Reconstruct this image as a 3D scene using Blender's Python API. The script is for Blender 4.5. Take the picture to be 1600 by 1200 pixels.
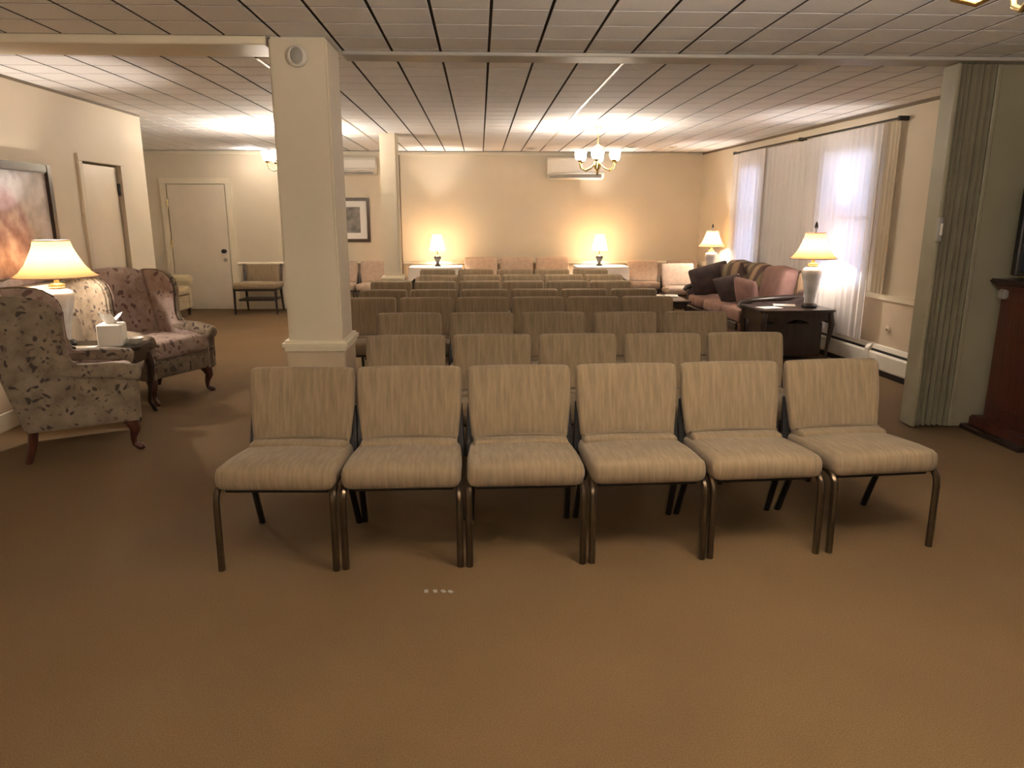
import bpy, bmesh, math, random
from mathutils import Vector, Matrix
random.seed(7)
PI = math.pi
D = bpy.data
for o in list(D.objects): D.objects.remove(o)
S = bpy.context.scene
COL = S.collection

# ------------------------------------------------------------------ camera, world, exposure
cam = D.cameras.new('camera'); cam.sensor_width = 36; cam.lens = 36*1128/1600; cam.clip_end = 100
co = D.objects.new('camera', cam); COL.objects.link(co)
co.location = (0, 0, 1.48); co.rotation_euler = (math.radians(90-13.13), 0, math.radians(-2.5))
S.camera = co
S.view_settings.view_transform = 'Standard'; S.view_settings.look = 'None'
S.view_settings.gamma = 1; S.view_settings.use_curve_mapping = False
S.view_settings.exposure = 1.45
W = D.worlds.new('dusk'); S.world = W; W.use_nodes = True
W.node_tree.nodes['Background'].inputs[0].default_value = (.62, .70, 1, 1)
W.node_tree.nodes['Background'].inputs[1].default_value = 2.3
WARM = (1, .885, .765)
L_CHAND, L_NEAR, L_LAMP, L_SMALL = 5.0, 9.5, 16, 26

# ------------------------------------------------------------------ materials
def nm(name):
    m = D.materials.new(name); m.use_nodes = True
    nt = m.node_tree; return m, nt, nt.nodes['Principled BSDF']
def srgb(c):
    return tuple(((v/255)/12.92 if v/255 <= .04045 else ((v/255+.055)/1.055)**2.4) for v in c) + (1,)
def coords(nt, scale=(1, 1, 1), kind='Object'):
    tc = nt.nodes.new('ShaderNodeTexCoord'); mp = nt.nodes.new('ShaderNodeMapping')
    mp.inputs['Scale'].default_value = scale
    nt.links.new(tc.outputs[kind], mp.inputs[0]); return mp.outputs[0]
def ramp(nt, fac, stops):
    r = nt.nodes.new('ShaderNodeValToRGB'); e = r.color_ramp.elements
    while len(e) < len(stops): e.new(.5)
    for el, (p, c) in zip(e, stops): el.position = p; el.color = c if len(c) == 4 else (*c, 1)
    nt.links.new(fac, r.inputs[0]); return r.outputs[0]
def noise(nt, vec, scale, detail=3, rough=.5):
    n = nt.nodes.new('ShaderNodeTexNoise'); n.inputs['Scale'].default_value = scale
    n.inputs['Detail'].default_value = detail; n.inputs['Roughness'].default_value = rough
    nt.links.new(vec, n.inputs['Vector']); return n.outputs[0]
def bump(nt, b, h, strength, dist=.01):
    bp = nt.nodes.new('ShaderNodeBump'); bp.inputs['Strength'].default_value = strength; bp.inputs['Distance'].default_value = dist
    nt.links.new(h, bp.inputs['Height']); nt.links.new(bp.outputs[0], b.inputs['Normal'])
def plain(name, c, rough=.6, metal=0, var=.12, scale=6, bmp=0):
    m, nt, b = nm(name)
    v = noise(nt, coords(nt), scale, 4)
    c = c if len(c) == 4 else (*c, 1)
    lo = tuple(x*(1-var) for x in c[:3])+(1,); hi = tuple(min(1, x*(1+var)) for x in c[:3])+(1,)
    nt.links.new(ramp(nt, v, [(.3, lo), (.7, hi)]), b.inputs['Base Color'])
    b.inputs['Roughness'].default_value = rough; b.inputs['Metallic'].default_value = metal
    if bmp: bump(nt, b, noise(nt, coords(nt), 250, 2), bmp, .002)
    return m
def glow(name, c, strength, base=(.9, .8, .6)):
    m, nt, b = nm(name)
    b.inputs['Base Color'].default_value = (*base, 1); b.inputs['Emission Color'].default_value = (*c, 1)
    b.inputs['Emission Strength'].default_value = strength; b.inputs['Roughness'].default_value = .5
    return m
def mix2(nt, fac, a, b):
    x = nt.nodes.new('ShaderNodeMix'); x.data_type = 'RGBA'
    if isinstance(fac, float): x.inputs[0].default_value = fac
    else: nt.links.new(fac, x.inputs[0])
    for s, v in ((6, a), (7, b)):
        if isinstance(v, tuple): x.inputs[s].default_value = v if len(v) == 4 else (*v, 1)
        else: nt.links.new(v, x.inputs[s])
    return x.outputs[2]

M = {}
M['wall'] = plain('cream_wall_paint', (.63, .55, .425), .65, 0, .04, 1.5, .15)
M['wainscot'] = plain('tan_wainscot', (.52, .41, .29), .7, 0, .06, 3, .2)
M['trim'] = plain('cream_gloss_trim', (.72, .64, .49), .4, 0, .04, 3)
M['white'] = plain('white_door_paint', (.68, .59, .47), .45, 0, .04, 3)
M['olive'] = plain('olive_wall_paint', (.25, .225, .155), .7, 0, .06, 2, .15)
M['pleat'] = plain('olive_vinyl', (.27, .24, .165), .5, 0, .1, 6)
M['joint'] = plain('dark_ceiling_joint', (.12, .105, .095), .9, 0, .1, 9)
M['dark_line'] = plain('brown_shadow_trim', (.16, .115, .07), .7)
M['bronze'] = plain('bronze_steel', (.085, .058, .035), .28, .75, .15, 20)
M['black'] = plain('black_steel', (.02, .018, .018), .4, .3)
M['brass'] = plain('polished_brass', (.75, .58, .25), .25, 1, .08, 10)
M['iron'] = plain('dark_iron', (.03, .027, .025), .5, .4)
M['track'] = plain('taupe_track_metal', (.42, .39, .35), .5, 0, .04)
M['plastic'] = plain('white_plastic', (.68, .63, .55), .4, 0, .03)
M['grey_plastic'] = plain('grey_plastic', (.3, .28, .25), .5, 0, .05)
M['ceramic'] = plain('grey_white_ceramic', (.50, .49, .48), .18, 0, .25, 8)
M['paper'] = plain('white_paper', (.8, .77, .72), .7, 0, .03)
M['cloth'] = plain('white_tablecloth', (.82, .74, .66), .8, 0, .04)
M['heater'] = plain('cream_heater_enamel', (.72, .67, .58), .4, 0, .04)
M['screen'] = plain('dark_tv_screen', (.012, .018, .03), .12, 0, .2)
M['pink'] = plain('pink_petals', (.75, .33, .33), .7, 0, .3, 30)
M['green'] = plain('green_leaves', (.08, .12, .05), .6, 0, .3, 30)

def wood(name, a, b_):
    m, nt, b = nm(name)
    v = noise(nt, coords(nt, (14, 14, 1.2)), 3, 5)
    nt.links.new(ramp(nt, v, [(.3, a), (.7, b_)]), b.inputs['Base Color']); b.inputs['Roughness'].default_value = .3
    return m
M['mahogany'] = wood('mahogany_wood', (.045, .014, .009), (.10, .030, .018))
M['darkwood'] = wood('dark_walnut_wood', (.014, .009, .008), (.036, .021, .015))
M['framewood'] = wood('brown_frame_wood', (.035, .020, .012), (.09, .05, .028))

# carpet
m, nt, b = nm('brown_carpet'); M['carpet'] = m
v1 = noise(nt, coords(nt), 210, 4, .8); v2 = noise(nt, coords(nt), 1.3, 3)
c1 = ramp(nt, v1, [(.3, (.080, .044, .0155)), (.5, (.136, .080, .030)), (.72, (.205, .126, .055))])
c2 = ramp(nt, v2, [(.3, (.42, .40, .38)), (.7, (.58, .58, .58))])
x = nt.nodes.new('ShaderNodeMix'); x.data_type = 'RGBA'; x.blend_type = 'OVERLAY'; x.inputs[0].default_value = .5
nt.links.new(c1, x.inputs[6]); nt.links.new(c2, x.inputs[7]); nt.links.new(x.outputs[2], b.inputs['Base Color'])
b.inputs['Roughness'].default_value = .95; bump(nt, b, v1, .35, .004)

# ceiling tile
m, nt, b = nm('fissured_ceiling_tile'); M['tile'] = m
oi = nt.nodes.new('ShaderNodeObjectInfo'); v = noise(nt, coords(nt, (30, 60, 30)), 2.5, 3)
nt.links.new(ramp(nt, v, [(.36, (.87, .865, .885)), (.46, (.94, .935, .955))]), b.inputs['Base Color'])
b.inputs['Roughness'].default_value = .85; bump(nt, b, v, .25, .004)

# chair fabric: short vertical flecks
def flecks(name, lo, mid, hi, sc):
    m, nt, b = nm(name)
    v = noise(nt, coords(nt, sc), 1, 4, .6)
    nt.links.new(ramp(nt, v, [(.32, lo), (.5, mid), (.68, hi)]), b.inputs['Base Color'])
    b.inputs['Roughness'].default_value = .9; bump(nt, b, noise(nt, coords(nt), 320, 2), .35, .002)
    b.inputs['Sheen Weight'].default_value = .15
    return m
M['tan_back'] = flecks('tan_flecked_fabric', (.200, .142, .082), (.242, .174, .103), (.288, .212, .130), (70, 9, 7))
M['peach'] = plain('lamp_tinted_peach_fabric', (.47, .355, .275), .9, 0, .1, 20)  # paler than the row fabric, lamp glow put into the colour

# floral upholstery
def floral(name, base, light, dark, red, sc=9):
    m, nt, b = nm(name)
    vec = coords(nt)
    warp = nt.nodes.new('ShaderNodeTexNoise'); warp.inputs['Scale'].default_value = 7; nt.links.new(vec, warp.inputs['Vector'])
    add = nt.nodes.new('ShaderNodeVectorMath'); add.operation = 'MULTIPLY_ADD'
    nt.links.new(warp.outputs[1], add.inputs[0]); add.inputs[1].default_value = (.22, .22, .22); nt.links.new(vec, add.inputs[2])
    vo = nt.nodes.new('ShaderNodeTexVoronoi'); vo.inputs['Scale'].default_value = sc; nt.links.new(add.outputs[0], vo.inputs['Vector'])
    vo2 = nt.nodes.new('ShaderNodeTexVoronoi'); vo2.inputs['Scale'].default_value = sc*1.7; nt.links.new(add.outputs[0], vo2.inputs['Vector'])
    bg = ramp(nt, noise(nt, vec, 11, 4), [(.35, base), (.65, light)])
    spot = ramp(nt, vo.outputs['Distance'], [(.21, (1, 1, 1)), (.31, (0, 0, 0))])
    spot2 = ramp(nt, vo2.outputs['Distance'], [(.16, (.8, .8, .8)), (.24, (0, 0, 0))])
    c = mix2(nt, spot2, bg, red); c = mix2(nt, spot, c, dark)
    nt.links.new(c, b.inputs['Base Color']); b.inputs['Roughness'].default_value = .85
    return m
M['floral'] = floral('beige_floral_upholstery', (.155, .112, .072), (.24, .187, .13), (.05, .035, .028), (.10, .06, .04), 15)
M['floral_pink'] = floral('mauve_floral_upholstery', (.27, .19, .155), (.39, .295, .25), (.13, .075, .06), (.22, .12, .10), 12)
M['stripe_cream'] = flecks('cream_striped_fabric', (.42, .34, .2), (.52, .42, .26), (.60, .5, .33), (5, 5, 60))

# sofa fabrics
def stripes(name, cols, scale, rot):
    m, nt, b = nm(name)
    tc = nt.nodes.new('ShaderNodeTexCoord'); mp = nt.nodes.new('ShaderNodeMapping'); mp.inputs['Rotation'].default_value = rot
    nt.links.new(tc.outputs['Object'], mp.inputs[0])
    w = nt.nodes.new('ShaderNodeTexWave'); w.wave_profile = 'SAW'; w.inputs['Scale'].default_value = scale; w.inputs['Distortion'].default_value = 1.2; w.inputs['Detail'].default_value = 1
    nt.links.new(mp.outputs[0], w.inputs['Vector'])
    n = len(cols); st = []
    for i, c in enumerate(cols): st.append((i/n+.001, c)); st.append(((i+1)/n-.06, c))
    nt.links.new(ramp(nt, w.outputs[1], st), b.inputs['Base Color']); b.inputs['Roughness'].default_value = .85
    return m
M['sofa_stripe'] = stripes('striped_sofa_fabric', [(.10, .065, .045), (.22, .17, .10), (.08, .045, .04), (.30, .20, .12)], .9, (0, .5, 0))
M['sofa_seat'] = plain('rust_sofa_fabric', (.20, .11, .085), .85, 0, .2, 12)
M['sofa_dark'] = plain('dark_brown_velvet', (.055, .036, .034), .8, 0, .3, 10)
M['sofa_pink'] = plain('dusty_rose_fabric', (.20, .11, .095), .85, 0, .15, 10)
M['piping'] = plain('pale_rose_piping', (.55, .36, .29), .85, 0, .1, 10)

# translucent cloth / shades / glass
def sheer(name, c, trans, clear):
    m, nt, b = nm(name); nt.nodes.remove(b); out = nt.nodes['Material Output']
    d = nt.nodes.new('ShaderNodeBsdfDiffuse'); d.inputs[0].default_value = (*c, 1)
    t = nt.nodes.new('ShaderNodeBsdfTranslucent'); t.inputs[0].default_value = (*c, 1)
    p = nt.nodes.new('ShaderNodeBsdfTransparent')
    a = nt.nodes.new('ShaderNodeMixShader'); a.inputs[0].default_value = trans
    nt.links.new(d.outputs[0], a.inputs[1]); nt.links.new(t.outputs[0], a.inputs[2])
    e = nt.nodes.new('ShaderNodeMixShader'); e.inputs[0].default_value = clear
    nt.links.new(a.outputs[0], e.inputs[1]); nt.links.new(p.outputs[0], e.inputs[2]); nt.links.new(e.outputs[0], out.inputs[0])
    return m
M['sheer'] = sheer('white_sheer_cloth', (.86, .83, .83), .35, .03)
M['drape'] = sheer('tan_drape_cloth', (.72, .63, .48), .2, 0)
def shade_mat(name, c, e, s):
    m = sheer(name, c, .6, 0); nt = m.node_tree; out = nt.nodes['Material Output']
    src = out.inputs[0].links[0].from_socket
    em = nt.nodes.new('ShaderNodeEmission'); em.inputs[0].default_value = (*e, 1); em.inputs[1].default_value = s
    ad = nt.nodes.new('ShaderNodeAddShader'); nt.links.new(src, ad.inputs[0]); nt.links.new(em.outputs[0], ad.inputs[1]); nt.links.new(ad.outputs[0], out.inputs[0])
    return m
M['shade'] = shade_mat('amber_lampshade_silk', (.25, .14, .054), (1, .55, .2), .06)
M['shade_small'] = shade_mat('ivory_lampshade', (.60, .40, .19), (1, .65, .25), .2)
M['bulb'] = glow('lit_bulb', (1, .86, .55), 14)
M['glass_shade'] = shade_mat('frosted_glass_shade', (.9, .85, .7), (1, .88, .6), 1.6)
M['downlight'] = glow('lit_downlight', (1, .85, .55), 6)
m, nt, b = nm('window_glass'); M['glass'] = m
b.inputs['Transmission Weight'].default_value = 1; b.inputs['Roughness'].default_value = .02; b.inputs['Base Color'].default_value = (.95, .97, 1, 1)

# paintings (flat printed pictures)
m, nt, b = nm('rose_garden_painting'); M['art'] = m
vec = coords(nt)
bg = ramp(nt, noise(nt, vec, 3.2, 5, .6), [(.32, (.15, .13, .125)), (.5, (.38, .36, .36)), (.68, (.60, .57, .58))])
fl = ramp(nt, noise(nt, vec, 9, 4), [(.3, (.20, .12, .125)), (.5, (.34, .24, .25)), (.7, (.52, .44, .45))])
sp = nt.nodes.new('ShaderNodeTexGradient'); sp.gradient_type = 'SPHERICAL'
mp = nt.nodes.new('ShaderNodeMapping'); mp.vector_type = 'POINT'; mp.inputs['Location'].default_value = (0, -.02, .30); mp.inputs['Scale'].default_value = (1, 2.6, 1.9)
tc = nt.nodes.new('ShaderNodeTexCoord'); nt.links.new(tc.outputs['Object'], mp.inputs[0]); nt.links.new(mp.outputs[0], sp.inputs[0])
msk = ramp(nt, sp.outputs[1], [(.12, (0, 0, 0)), (.3, (1, 1, 1))])
nt.links.new(mix2(nt, msk, bg, fl), b.inputs['Base Color']); b.inputs['Roughness'].default_value = .5
m, nt, b = nm('grey_etching_print'); M['art_grey'] = m
nt.links.new(ramp(nt, noise(nt, coords(nt), 8, 5), [(.35, (.07, .065, .06)), (.65, (.28, .25, .22))]), b.inputs['Base Color'])

# ------------------------------------------------------------------ mesh helpers
class MB:
    def __init__(s): s.v = []; s.f = []
    def add(s, v, f):
        k = len(s.v); s.v += [tuple(p) for p in v]; s.f += [[i+k for i in q] for q in f]; return s
    def box(s, a, b_):
        (x0, y0, z0), (x1, y1, z1) = a, b_
        v = [(x0, y0, z0), (x1, y0, z0), (x1, y1, z0), (x0, y1, z0), (x0, y0, z1), (x1, y0, z1), (x1, y1, z1), (x0, y1, z1)]
        return s.add(v, [(0, 3, 2, 1), (4, 5, 6, 7), (0, 1, 5, 4), (1, 2, 6, 5), (2, 3, 7, 6), (3, 0, 4, 7)])
    def prism(s, poly, t0, t1, axis='x'):
        n = len(poly); f = lambda a, b_, t: {'x': (t, a, b_), 'y': (a, t, b_), 'z': (a, b_, t)}[axis]
        v = [f(a, b_, t0) for a, b_ in poly]+[f(a, b_, t1) for a, b_ in poly]
        return s.add(v, [list(range(n))[::-1], list(range(n, 2*n))]+[(i, (i+1) % n, n+(i+1) % n, n+i) for i in range(n)])
    def tube(s, pts, r, n=8, cap=True):
        pts = [Vector(p) for p in pts]; R = r if isinstance(r, (list, tuple)) else [r]*len(pts)
        v = []; prev = None
        for i, p in enumerate(pts):
            t = (pts[min(i+1, len(pts)-1)]-pts[max(i-1, 0)]).normalized()
            if prev is None: a = t.orthogonal().normalized()
            else: a = (prev-t*prev.dot(t)).normalized()
            prev = a; c = t.cross(a)
            v += [p+(a*math.cos(2*PI*k/n)+c*math.sin(2*PI*k/n))*R[i] for k in range(n)]
        f = []
        for i in range(len(pts)-1):
            for k in range(n): f.append((i*n+k, i*n+(k+1) % n, (i+1)*n+(k+1) % n, (i+1)*n+k))
        if cap: f += [list(range(n))[::-1], [(len(pts)-1)*n+k for k in range(n)]]
        return s.add(v, f)
    def lathe(s, prof, n=20, c=(0, 0, 0), cap=True, wob=None):
        v = []
        for r, z in prof:
            for k in range(n):
                a = 2*PI*k/n; q = r*(wob(a, z) if wob else 1)
                v.append((c[0]+q*math.cos(a), c[1]+q*math.sin(a), c[2]+z))
        f = []
        for i in range(len(prof)-1):
            for k in range(n): f.append((i*n+k, i*n+(k+1) % n, (i+1)*n+(k+1) % n, (i+1)*n+k))
        if cap: f += [list(range(n))[::-1], [(len(prof)-1)*n+k for k in range(n)]]
        return s.add(v, f)
    def rbox(s, size, r, c=(0, 0, 0), sub=(2, 2, 2), deform=None):
        h = [q/2 for q in size]; ax = []
        for d in range(3):
            rr = min(r, h[d]*.98); e = [-h[d], -h[d]+.35*rr, -h[d]+rr]
            mid = [-h[d]+rr+(2*h[d]-2*rr)*(i+1)/(sub[d]) for i in range(sub[d]-1)]
            ax.append(e+mid+[h[d]-rr, h[d]-.35*rr, h[d]])
        idx = {}; v = []; f = []
        def P(i, j, k):
            if (i, j, k) in idx: return idx[(i, j, k)]
            p = Vector((ax[0][i], ax[1][j], ax[2][k]))
            q = Vector([max(-h[d]+min(r, h[d]*.98), min(h[d]-min(r, h[d]*.98), p[d])) for d in range(3)])
            dd = p-q
            if dd.length > 1e-9:
                e = dd.normalized()
                p = Vector([q[d]+e[d]*min(r, h[d]*.98) for d in range(3)])
            if deform: p = Vector(deform(p))
            idx[(i, j, k)] = len(v); v.append(p+Vector(c)); return len(v)-1
        n = [len(a) for a in ax]
        for i in range(n[0]-1):
            for j in range(n[1]-1):
                f.append((P(i, j, 0), P(i, j+1, 0), P(i+1, j+1, 0), P(i+1, j, 0)))
                f.append((P(i, j, n[2]-1), P(i+1, j, n[2]-1), P(i+1, j+1, n[2]-1), P(i, j+1, n[2]-1)))
        for i in range(n[0]-1):
            for k in range(n[2]-1):
                f.append((P(i, 0, k), P(i+1, 0, k), P(i+1, 0, k+1), P(i, 0, k+1)))
                f.append((P(i, n[1]-1, k), P(i, n[1]-1, k+1), P(i+1, n[1]-1, k+1), P(i+1, n[1]-1, k)))
        for j in range(n[1]-1):
            for k in range(n[2]-1):
                f.append((P(0, j, k), P(0, j, k+1), P(0, j+1, k+1), P(0, j+1, k)))
                f.append((P(n[0]-1, j, k), P(n[0]-1, j+1, k), P(n[0]-1, j+1, k+1), P(n[0]-1, j, k+1)))
        return s.add(v, f)
    def move(s, fn): s.v = [tuple(fn(p)) for p in s.v]; return s

def obj(name, mb, mat, parent=None, smooth=False, angle=40):
    me = D.meshes.new(name); me.from_pydata(mb.v, [], mb.f); me.update()
    bm = bmesh.new(); bm.from_mesh(me); bmesh.ops.recalc_face_normals(bm, faces=bm.faces); bm.to_mesh(me); bm.free()
    if smooth:
        me.polygons.foreach_set('use_smooth', [True]*len(me.polygons))
        me.set_sharp_from_angle(angle=math.radians(angle))
    me.materials.append(M[mat]); o = D.objects.new(name, me); COL.objects.link(o)
    if parent: o.parent = parent
    return o
def bev(mb, w=.006, seg=2):
    me = D.meshes.new('tmp'); me.from_pydata(mb.v, [], mb.f); bm = bmesh.new(); bm.from_mesh(me)
    bmesh.ops.recalc_face_normals(bm, faces=bm.faces)
    bmesh.ops.bevel(bm, geom=[e for e in bm.edges], offset=w, segments=seg, affect='EDGES', clamp_overlap=True)
    bm.verts.index_update(); out = MB(); out.v = [tuple(v.co) for v in bm.verts]; out.f = [[v.index for v in f.verts] for f in bm.faces]
    bm.free(); D.meshes.remove(me); return out
def bbox(a, b_, w=.006, seg=1): return bev(MB().box(a, b_), w, seg)
def thing(name, label, cat, loc=(0, 0, 0), rz=0, group=None):
    o = D.objects.new(name, None); o.empty_display_size = .1; COL.objects.link(o); o.location = loc; o.rotation_euler = (0, 0, rz)
    o['label'] = label; o['category'] = cat
    if group: o['group'] = group
    return o
def tag(o, label, cat, group=None):
    o['label'] = label; o['category'] = cat
    if group: o['group'] = group
    return o
def struct(name, mb, mat, loc=None, rz=0, parent=None):
    o = obj(name, mb, mat, parent); o['kind'] = 'structure'
    if loc: o.location = loc; o.rotation_euler = (0, 0, rz)
    return o
def dup(root, loc, rz, label, scale=None):
    r = root.copy(); COL.objects.link(r); r.location = loc; r.rotation_euler = (0, 0, rz); r['label'] = label
    if scale: r.scale = (scale,)*3
    for ch in list(root.children):
        c = ch.copy(); COL.objects.link(c); c.parent = r
        for g in list(ch.children):
            d = g.copy(); COL.objects.link(d); d.parent = c
    return r
def light(parent, loc, power, rad=.03, col=WARM):
    l = D.lights.new('lamp_light', 'POINT'); l.energy = power; l.color = col; l.shadow_soft_size = rad
    o = D.objects.new('lamp_light', l); COL.objects.link(o); o.location = loc
    if parent: o.parent = parent
    return o

# ------------------------------------------------------------------ room shell
CZ = 2.45; YB = 11.9; YF = -2.4; XL = -3.36; XLL = -5.25
fl = struct('floor', MB().box((-5.5, YF-.1, -.1), (4.8, 12.1, 0)), 'carpet')
struct('wall_left', MB().box((XL-.15, YF, 0), (XL, 6.50, CZ+.05)).box((XL-.15, 6.50, 1.93), (XL, 7.17, CZ+.05)).box((XL-.15, 7.17, 0), (XL, 7.72, CZ+.05)).box((XL-.9, 7.6, 0), (XL-.15, 7.72, CZ+.05)), 'wall')
struct('wall_left_rear', MB().box((XLL-.1, 7.6, 0), (XLL, YB, CZ+.05)).box((XLL, 7.6, 0), (XL-.9, 7.72, CZ+.05)), 'wall')
struct('wall_back', MB().box((XLL-.1, YB, 0), (4.2, YB+.1, CZ+.05)), 'wall')
struct('wall_front', MB().box((-5.5, YF-.1, 0), (4.8, YF, CZ+.05)), 'wall')
struct('wall_right_front', MB().box((4.3, YF, 0), (4.4, 4.9, CZ+.05)), 'olive')
struct('wall_partition', MB().box((3.33, 4.87, 0), (4.4, 4.99, CZ+.05)), 'olive')
# right wall: runs slightly skew; local frame u (along), v (into the room = -x world)
RA = Vector((3.57, YB)); RB = Vector((3.906, 4.99)); rlen = (RB-RA).length; rdir = (RB-RA).normalized()
rang = math.atan2(rdir.y, rdir.x)          # local +x runs towards the camera; local +y points out of the room? resolved below
RN = Vector((-rdir.y, rdir.x))             # rotated +90 from rdir
SIGN = 1 if RN.x < 0 else -1               # want +v pointing into the room (-x)
def rw(u, v, z):                            # right-wall coordinates to world; u measured as distance from the back corner
    p = RA+rdir*u+RN*SIGN*v; return (p.x, p.y, z)
def uy(y): return (YB-y)/(-rdir.y)
def rwbox(mb, u0, u1, v0, v1, z0, z1):
    q = [(u0, v0), (u1, v0), (u1, v1), (u0, v1)]
    v = [rw(a, b_, z0) for a, b_ in q]+[rw(a, b_, z1) for a, b_ in q]
    return mb.add(v, [(0, 3, 2, 1), (4, 5, 6, 7), (0, 1, 5, 4), (1, 2, 6, 5), (2, 3, 7, 6), (3, 0, 4, 7)])
wins = [(uy(10.25), uy(9.55)), (uy(8.0), uy(7.0))]
mb = MB(); u = 0
for a, b_ in wins:
    rwbox(mb, u, a, -.15, 0, 0, CZ+.05); rwbox(mb, a, b_, -.15, 0, 0, .75); rwbox(mb, a, b_, -.15, 0, 2.15, CZ+.05); u = b_
rwbox(mb, u, rlen, -.15, 0, 0, CZ+.05)
struct('wall_right', mb, 'wall')
for i, (a, b_) in enumerate(wins):
    f = MB()
    rwbox(f, a, a+.05, -.10, .01, .75, 2.15); rwbox(f, b_-.05, b_, -.10, .01, .75, 2.15); rwbox(f, a, b_, -.10, .01, .75, .80); rwbox(f, a, b_, -.10, .01, 2.10, 2.15); rwbox(f, a, b_, -.09, -.05, 1.43, 1.48)
    w = struct('window_%d' % (i+1), f, 'white')
    for z0, z1 in ((.80, 1.43), (1.48, 2.10)):
        g = MB(); rwbox(g, a+.05, b_-.05, -.075, -.070, z0, z1); obj('pane', g, 'glass', w)
# jamb at the near end of the right wall
mb = MB(); rwbox(mb, rlen-.42, rlen, 0, .05, 0, CZ)
struct('trim_1', mb, 'trim')

# ceiling with tiles
ce = struct('ceiling', MB().box((-5.5, YF-.1, CZ+.012), (4.8, 12.1, CZ+.1)), 'joint')
PT = .2925; X0 = .065
tile_mb = bev(MB().box((-PT/2+.008, -PT/2+.006, 0), (PT/2-.008, PT/2-.006, .014)), .0015, 1)
def dark_edges(o):
    o.data.materials.append(M['joint'])
    for p in o.data.polygons:
        if abs(p.normal.z) < .5: p.material_index = 1
tile0 = None; rest = MB(); made = 0
cols = [k for k in range(-19, 13)]
cells = []
for j in range(-8, 41):
    for k in cols:
        cx, cy = X0+(k+.5)*PT, (j+.5)*PT
        if cy-PT/2 < YF or cy+PT/2 > YB: continue
        if cx+PT/2 < XL+.01 and cy+PT/2 < 7.72: continue
        wx = RA.x+(YB-cy)/(-rdir.y)*rdir.x
        if cx-PT/2 > (wx-.01 if cy > 4.9 else 4.3): continue
        cells.append((cy, cx))
def in_view(c):
    cy, cx = c
    return cy > 3.55 and abs(cx-.04*cy) < .72*cy+.2 and not (4.42 < cy < 4.72 and cx < -.8) and cx > XL and not (cx > 3.1 and cy < 5)
seen = sorted([c for c in cells if in_view(c)])[:296]; seenset = set(seen)
for c in cells:
    cy, cx = c
    if c in seenset:
        if tile0 is None: tile0 = obj('ceiling_tile', tile_mb, 'tile', ce); o = tile0; dark_edges(o)
        else: o = tile0.copy(); COL.objects.link(o)
        o.location = (cx, cy, CZ)
    else:
        rest.add([(x_+cx, y_+cy, z_+CZ) for x_, y_, z_ in tile_mb.v], tile_mb.f)
r_ = obj('tile_field', rest, 'tile', ce); dark_edges(r_); r_['kind'] = 'stuff'
# white cover strips, partition track, cornices
for i, k in enumerate((-5, 3)):
    struct('trim_%d' % (i+2), MB().box((X0+k*PT-.009, 4.98, CZ-.004), (X0+k*PT+.009, 10.6, CZ+.004)), 'plastic')
struct('trim_4', bbox((XL, 4.39, CZ-.045), (-1.18, 4.72, CZ+.004), .006), 'trim')
struct('trim_5', bbox((-.83, 4.75, CZ-.02), (3.9, 4.95, CZ+.004), .005), 'track')
struct('trim_6', MB().box((XLL, YB-.03, CZ-.045), (3.56, YB, CZ)), 'trim')
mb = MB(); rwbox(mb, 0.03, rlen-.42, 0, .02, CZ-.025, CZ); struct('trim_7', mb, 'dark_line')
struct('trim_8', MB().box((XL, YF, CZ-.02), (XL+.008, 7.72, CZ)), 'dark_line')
# vertical trim and chair rails
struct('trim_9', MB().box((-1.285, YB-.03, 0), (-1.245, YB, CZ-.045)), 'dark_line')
def rail(mb, x0, x1, y, z): mb.prism([(y, z), (y-.012, z), (y-.03, z+.02), (y-.03, z+.035), (y-.014, z+.05), (y, z+.055)], x0, x1, 'x')
mb = MB(); rail(mb, -3.88, -1.29, YB, .70); rail(mb, -1.24, 3.55, YB, .70); struct('trim_10', mb, 'trim')
mb = MB(); rwbox(mb, .03, rlen-.43, 0, .03, .705, .755); struct('trim_11', mb, 'trim')
mb = MB(); rwbox(mb, .01, rlen-.43, 0, .012, .28, .705); struct('trim_12', mb, 'wainscot')
struct('trim_13', MB().box((-1.24, YB-.012, 0), (3.55, YB, .70)), 'wainscot')
mb = MB().box((XL, YF, .705), (XL+.03, 6.43, .755)).box((XL, 7.24, .705), (XL+.03, 7.72, .755)); struct('trim_14', mb, 'trim')
struct('trim_15', MB().box((XL, YF, .12), (XL+.012, 6.43, .705)).box((XL, 7.24, .12), (XL+.012, 7.72, .705)), 'wainscot')
struct('trim_16', MB().box((XLL, 7.72, .705), (XLL+.03, YB, .755)), 'trim')
def base(mb, a, b_): return mb.box(a, b_)
struct('baseboard_left', bbox((XL, YF, 0), (XL+.018, 6.42, .13), .005), 'trim')
struct('baseboard_left_rear', bbox((XL, 7.26, 0), (XL+.018, 7.72, .13), .005), 'trim')
struct('baseboard_back', MB().box((-3.88, YB-.018, 0), (-1.29, YB, .12)), 'trim')

# columns (structure) with their own rails
def column(x0, x1, y0, y1, name):
    c = struct(name, bbox((x0, y0, 0), (x1, y1, CZ), .012, 2), 'wall')
    mb = bbox((x0-.012, y0-.012, 0), (x1+.012, y1+.012, .685), .006); obj('wainscot', mb, 'wainscot', c)
    mb = MB(); 
    for (e, z0, z1) in ((.022, .675, .70), (.034, .70, .725), (.02, .725, .74)):
        mb.box((x0-e, y0-e, z0), (x1+e, y1+e, z1))
    r = obj('chair_rail', mb, 'trim', c)
    obj('baseboard', MB().box((x0-.024, y0-.024, 0), (x1+.024, y1+.024, .11)), 'trim', c)
    return c
column(-1.17, -.845, 4.40, 4.76, 'column')
column(-1.205, -1.005, 9.22, 9.48, 'column.001')

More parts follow.
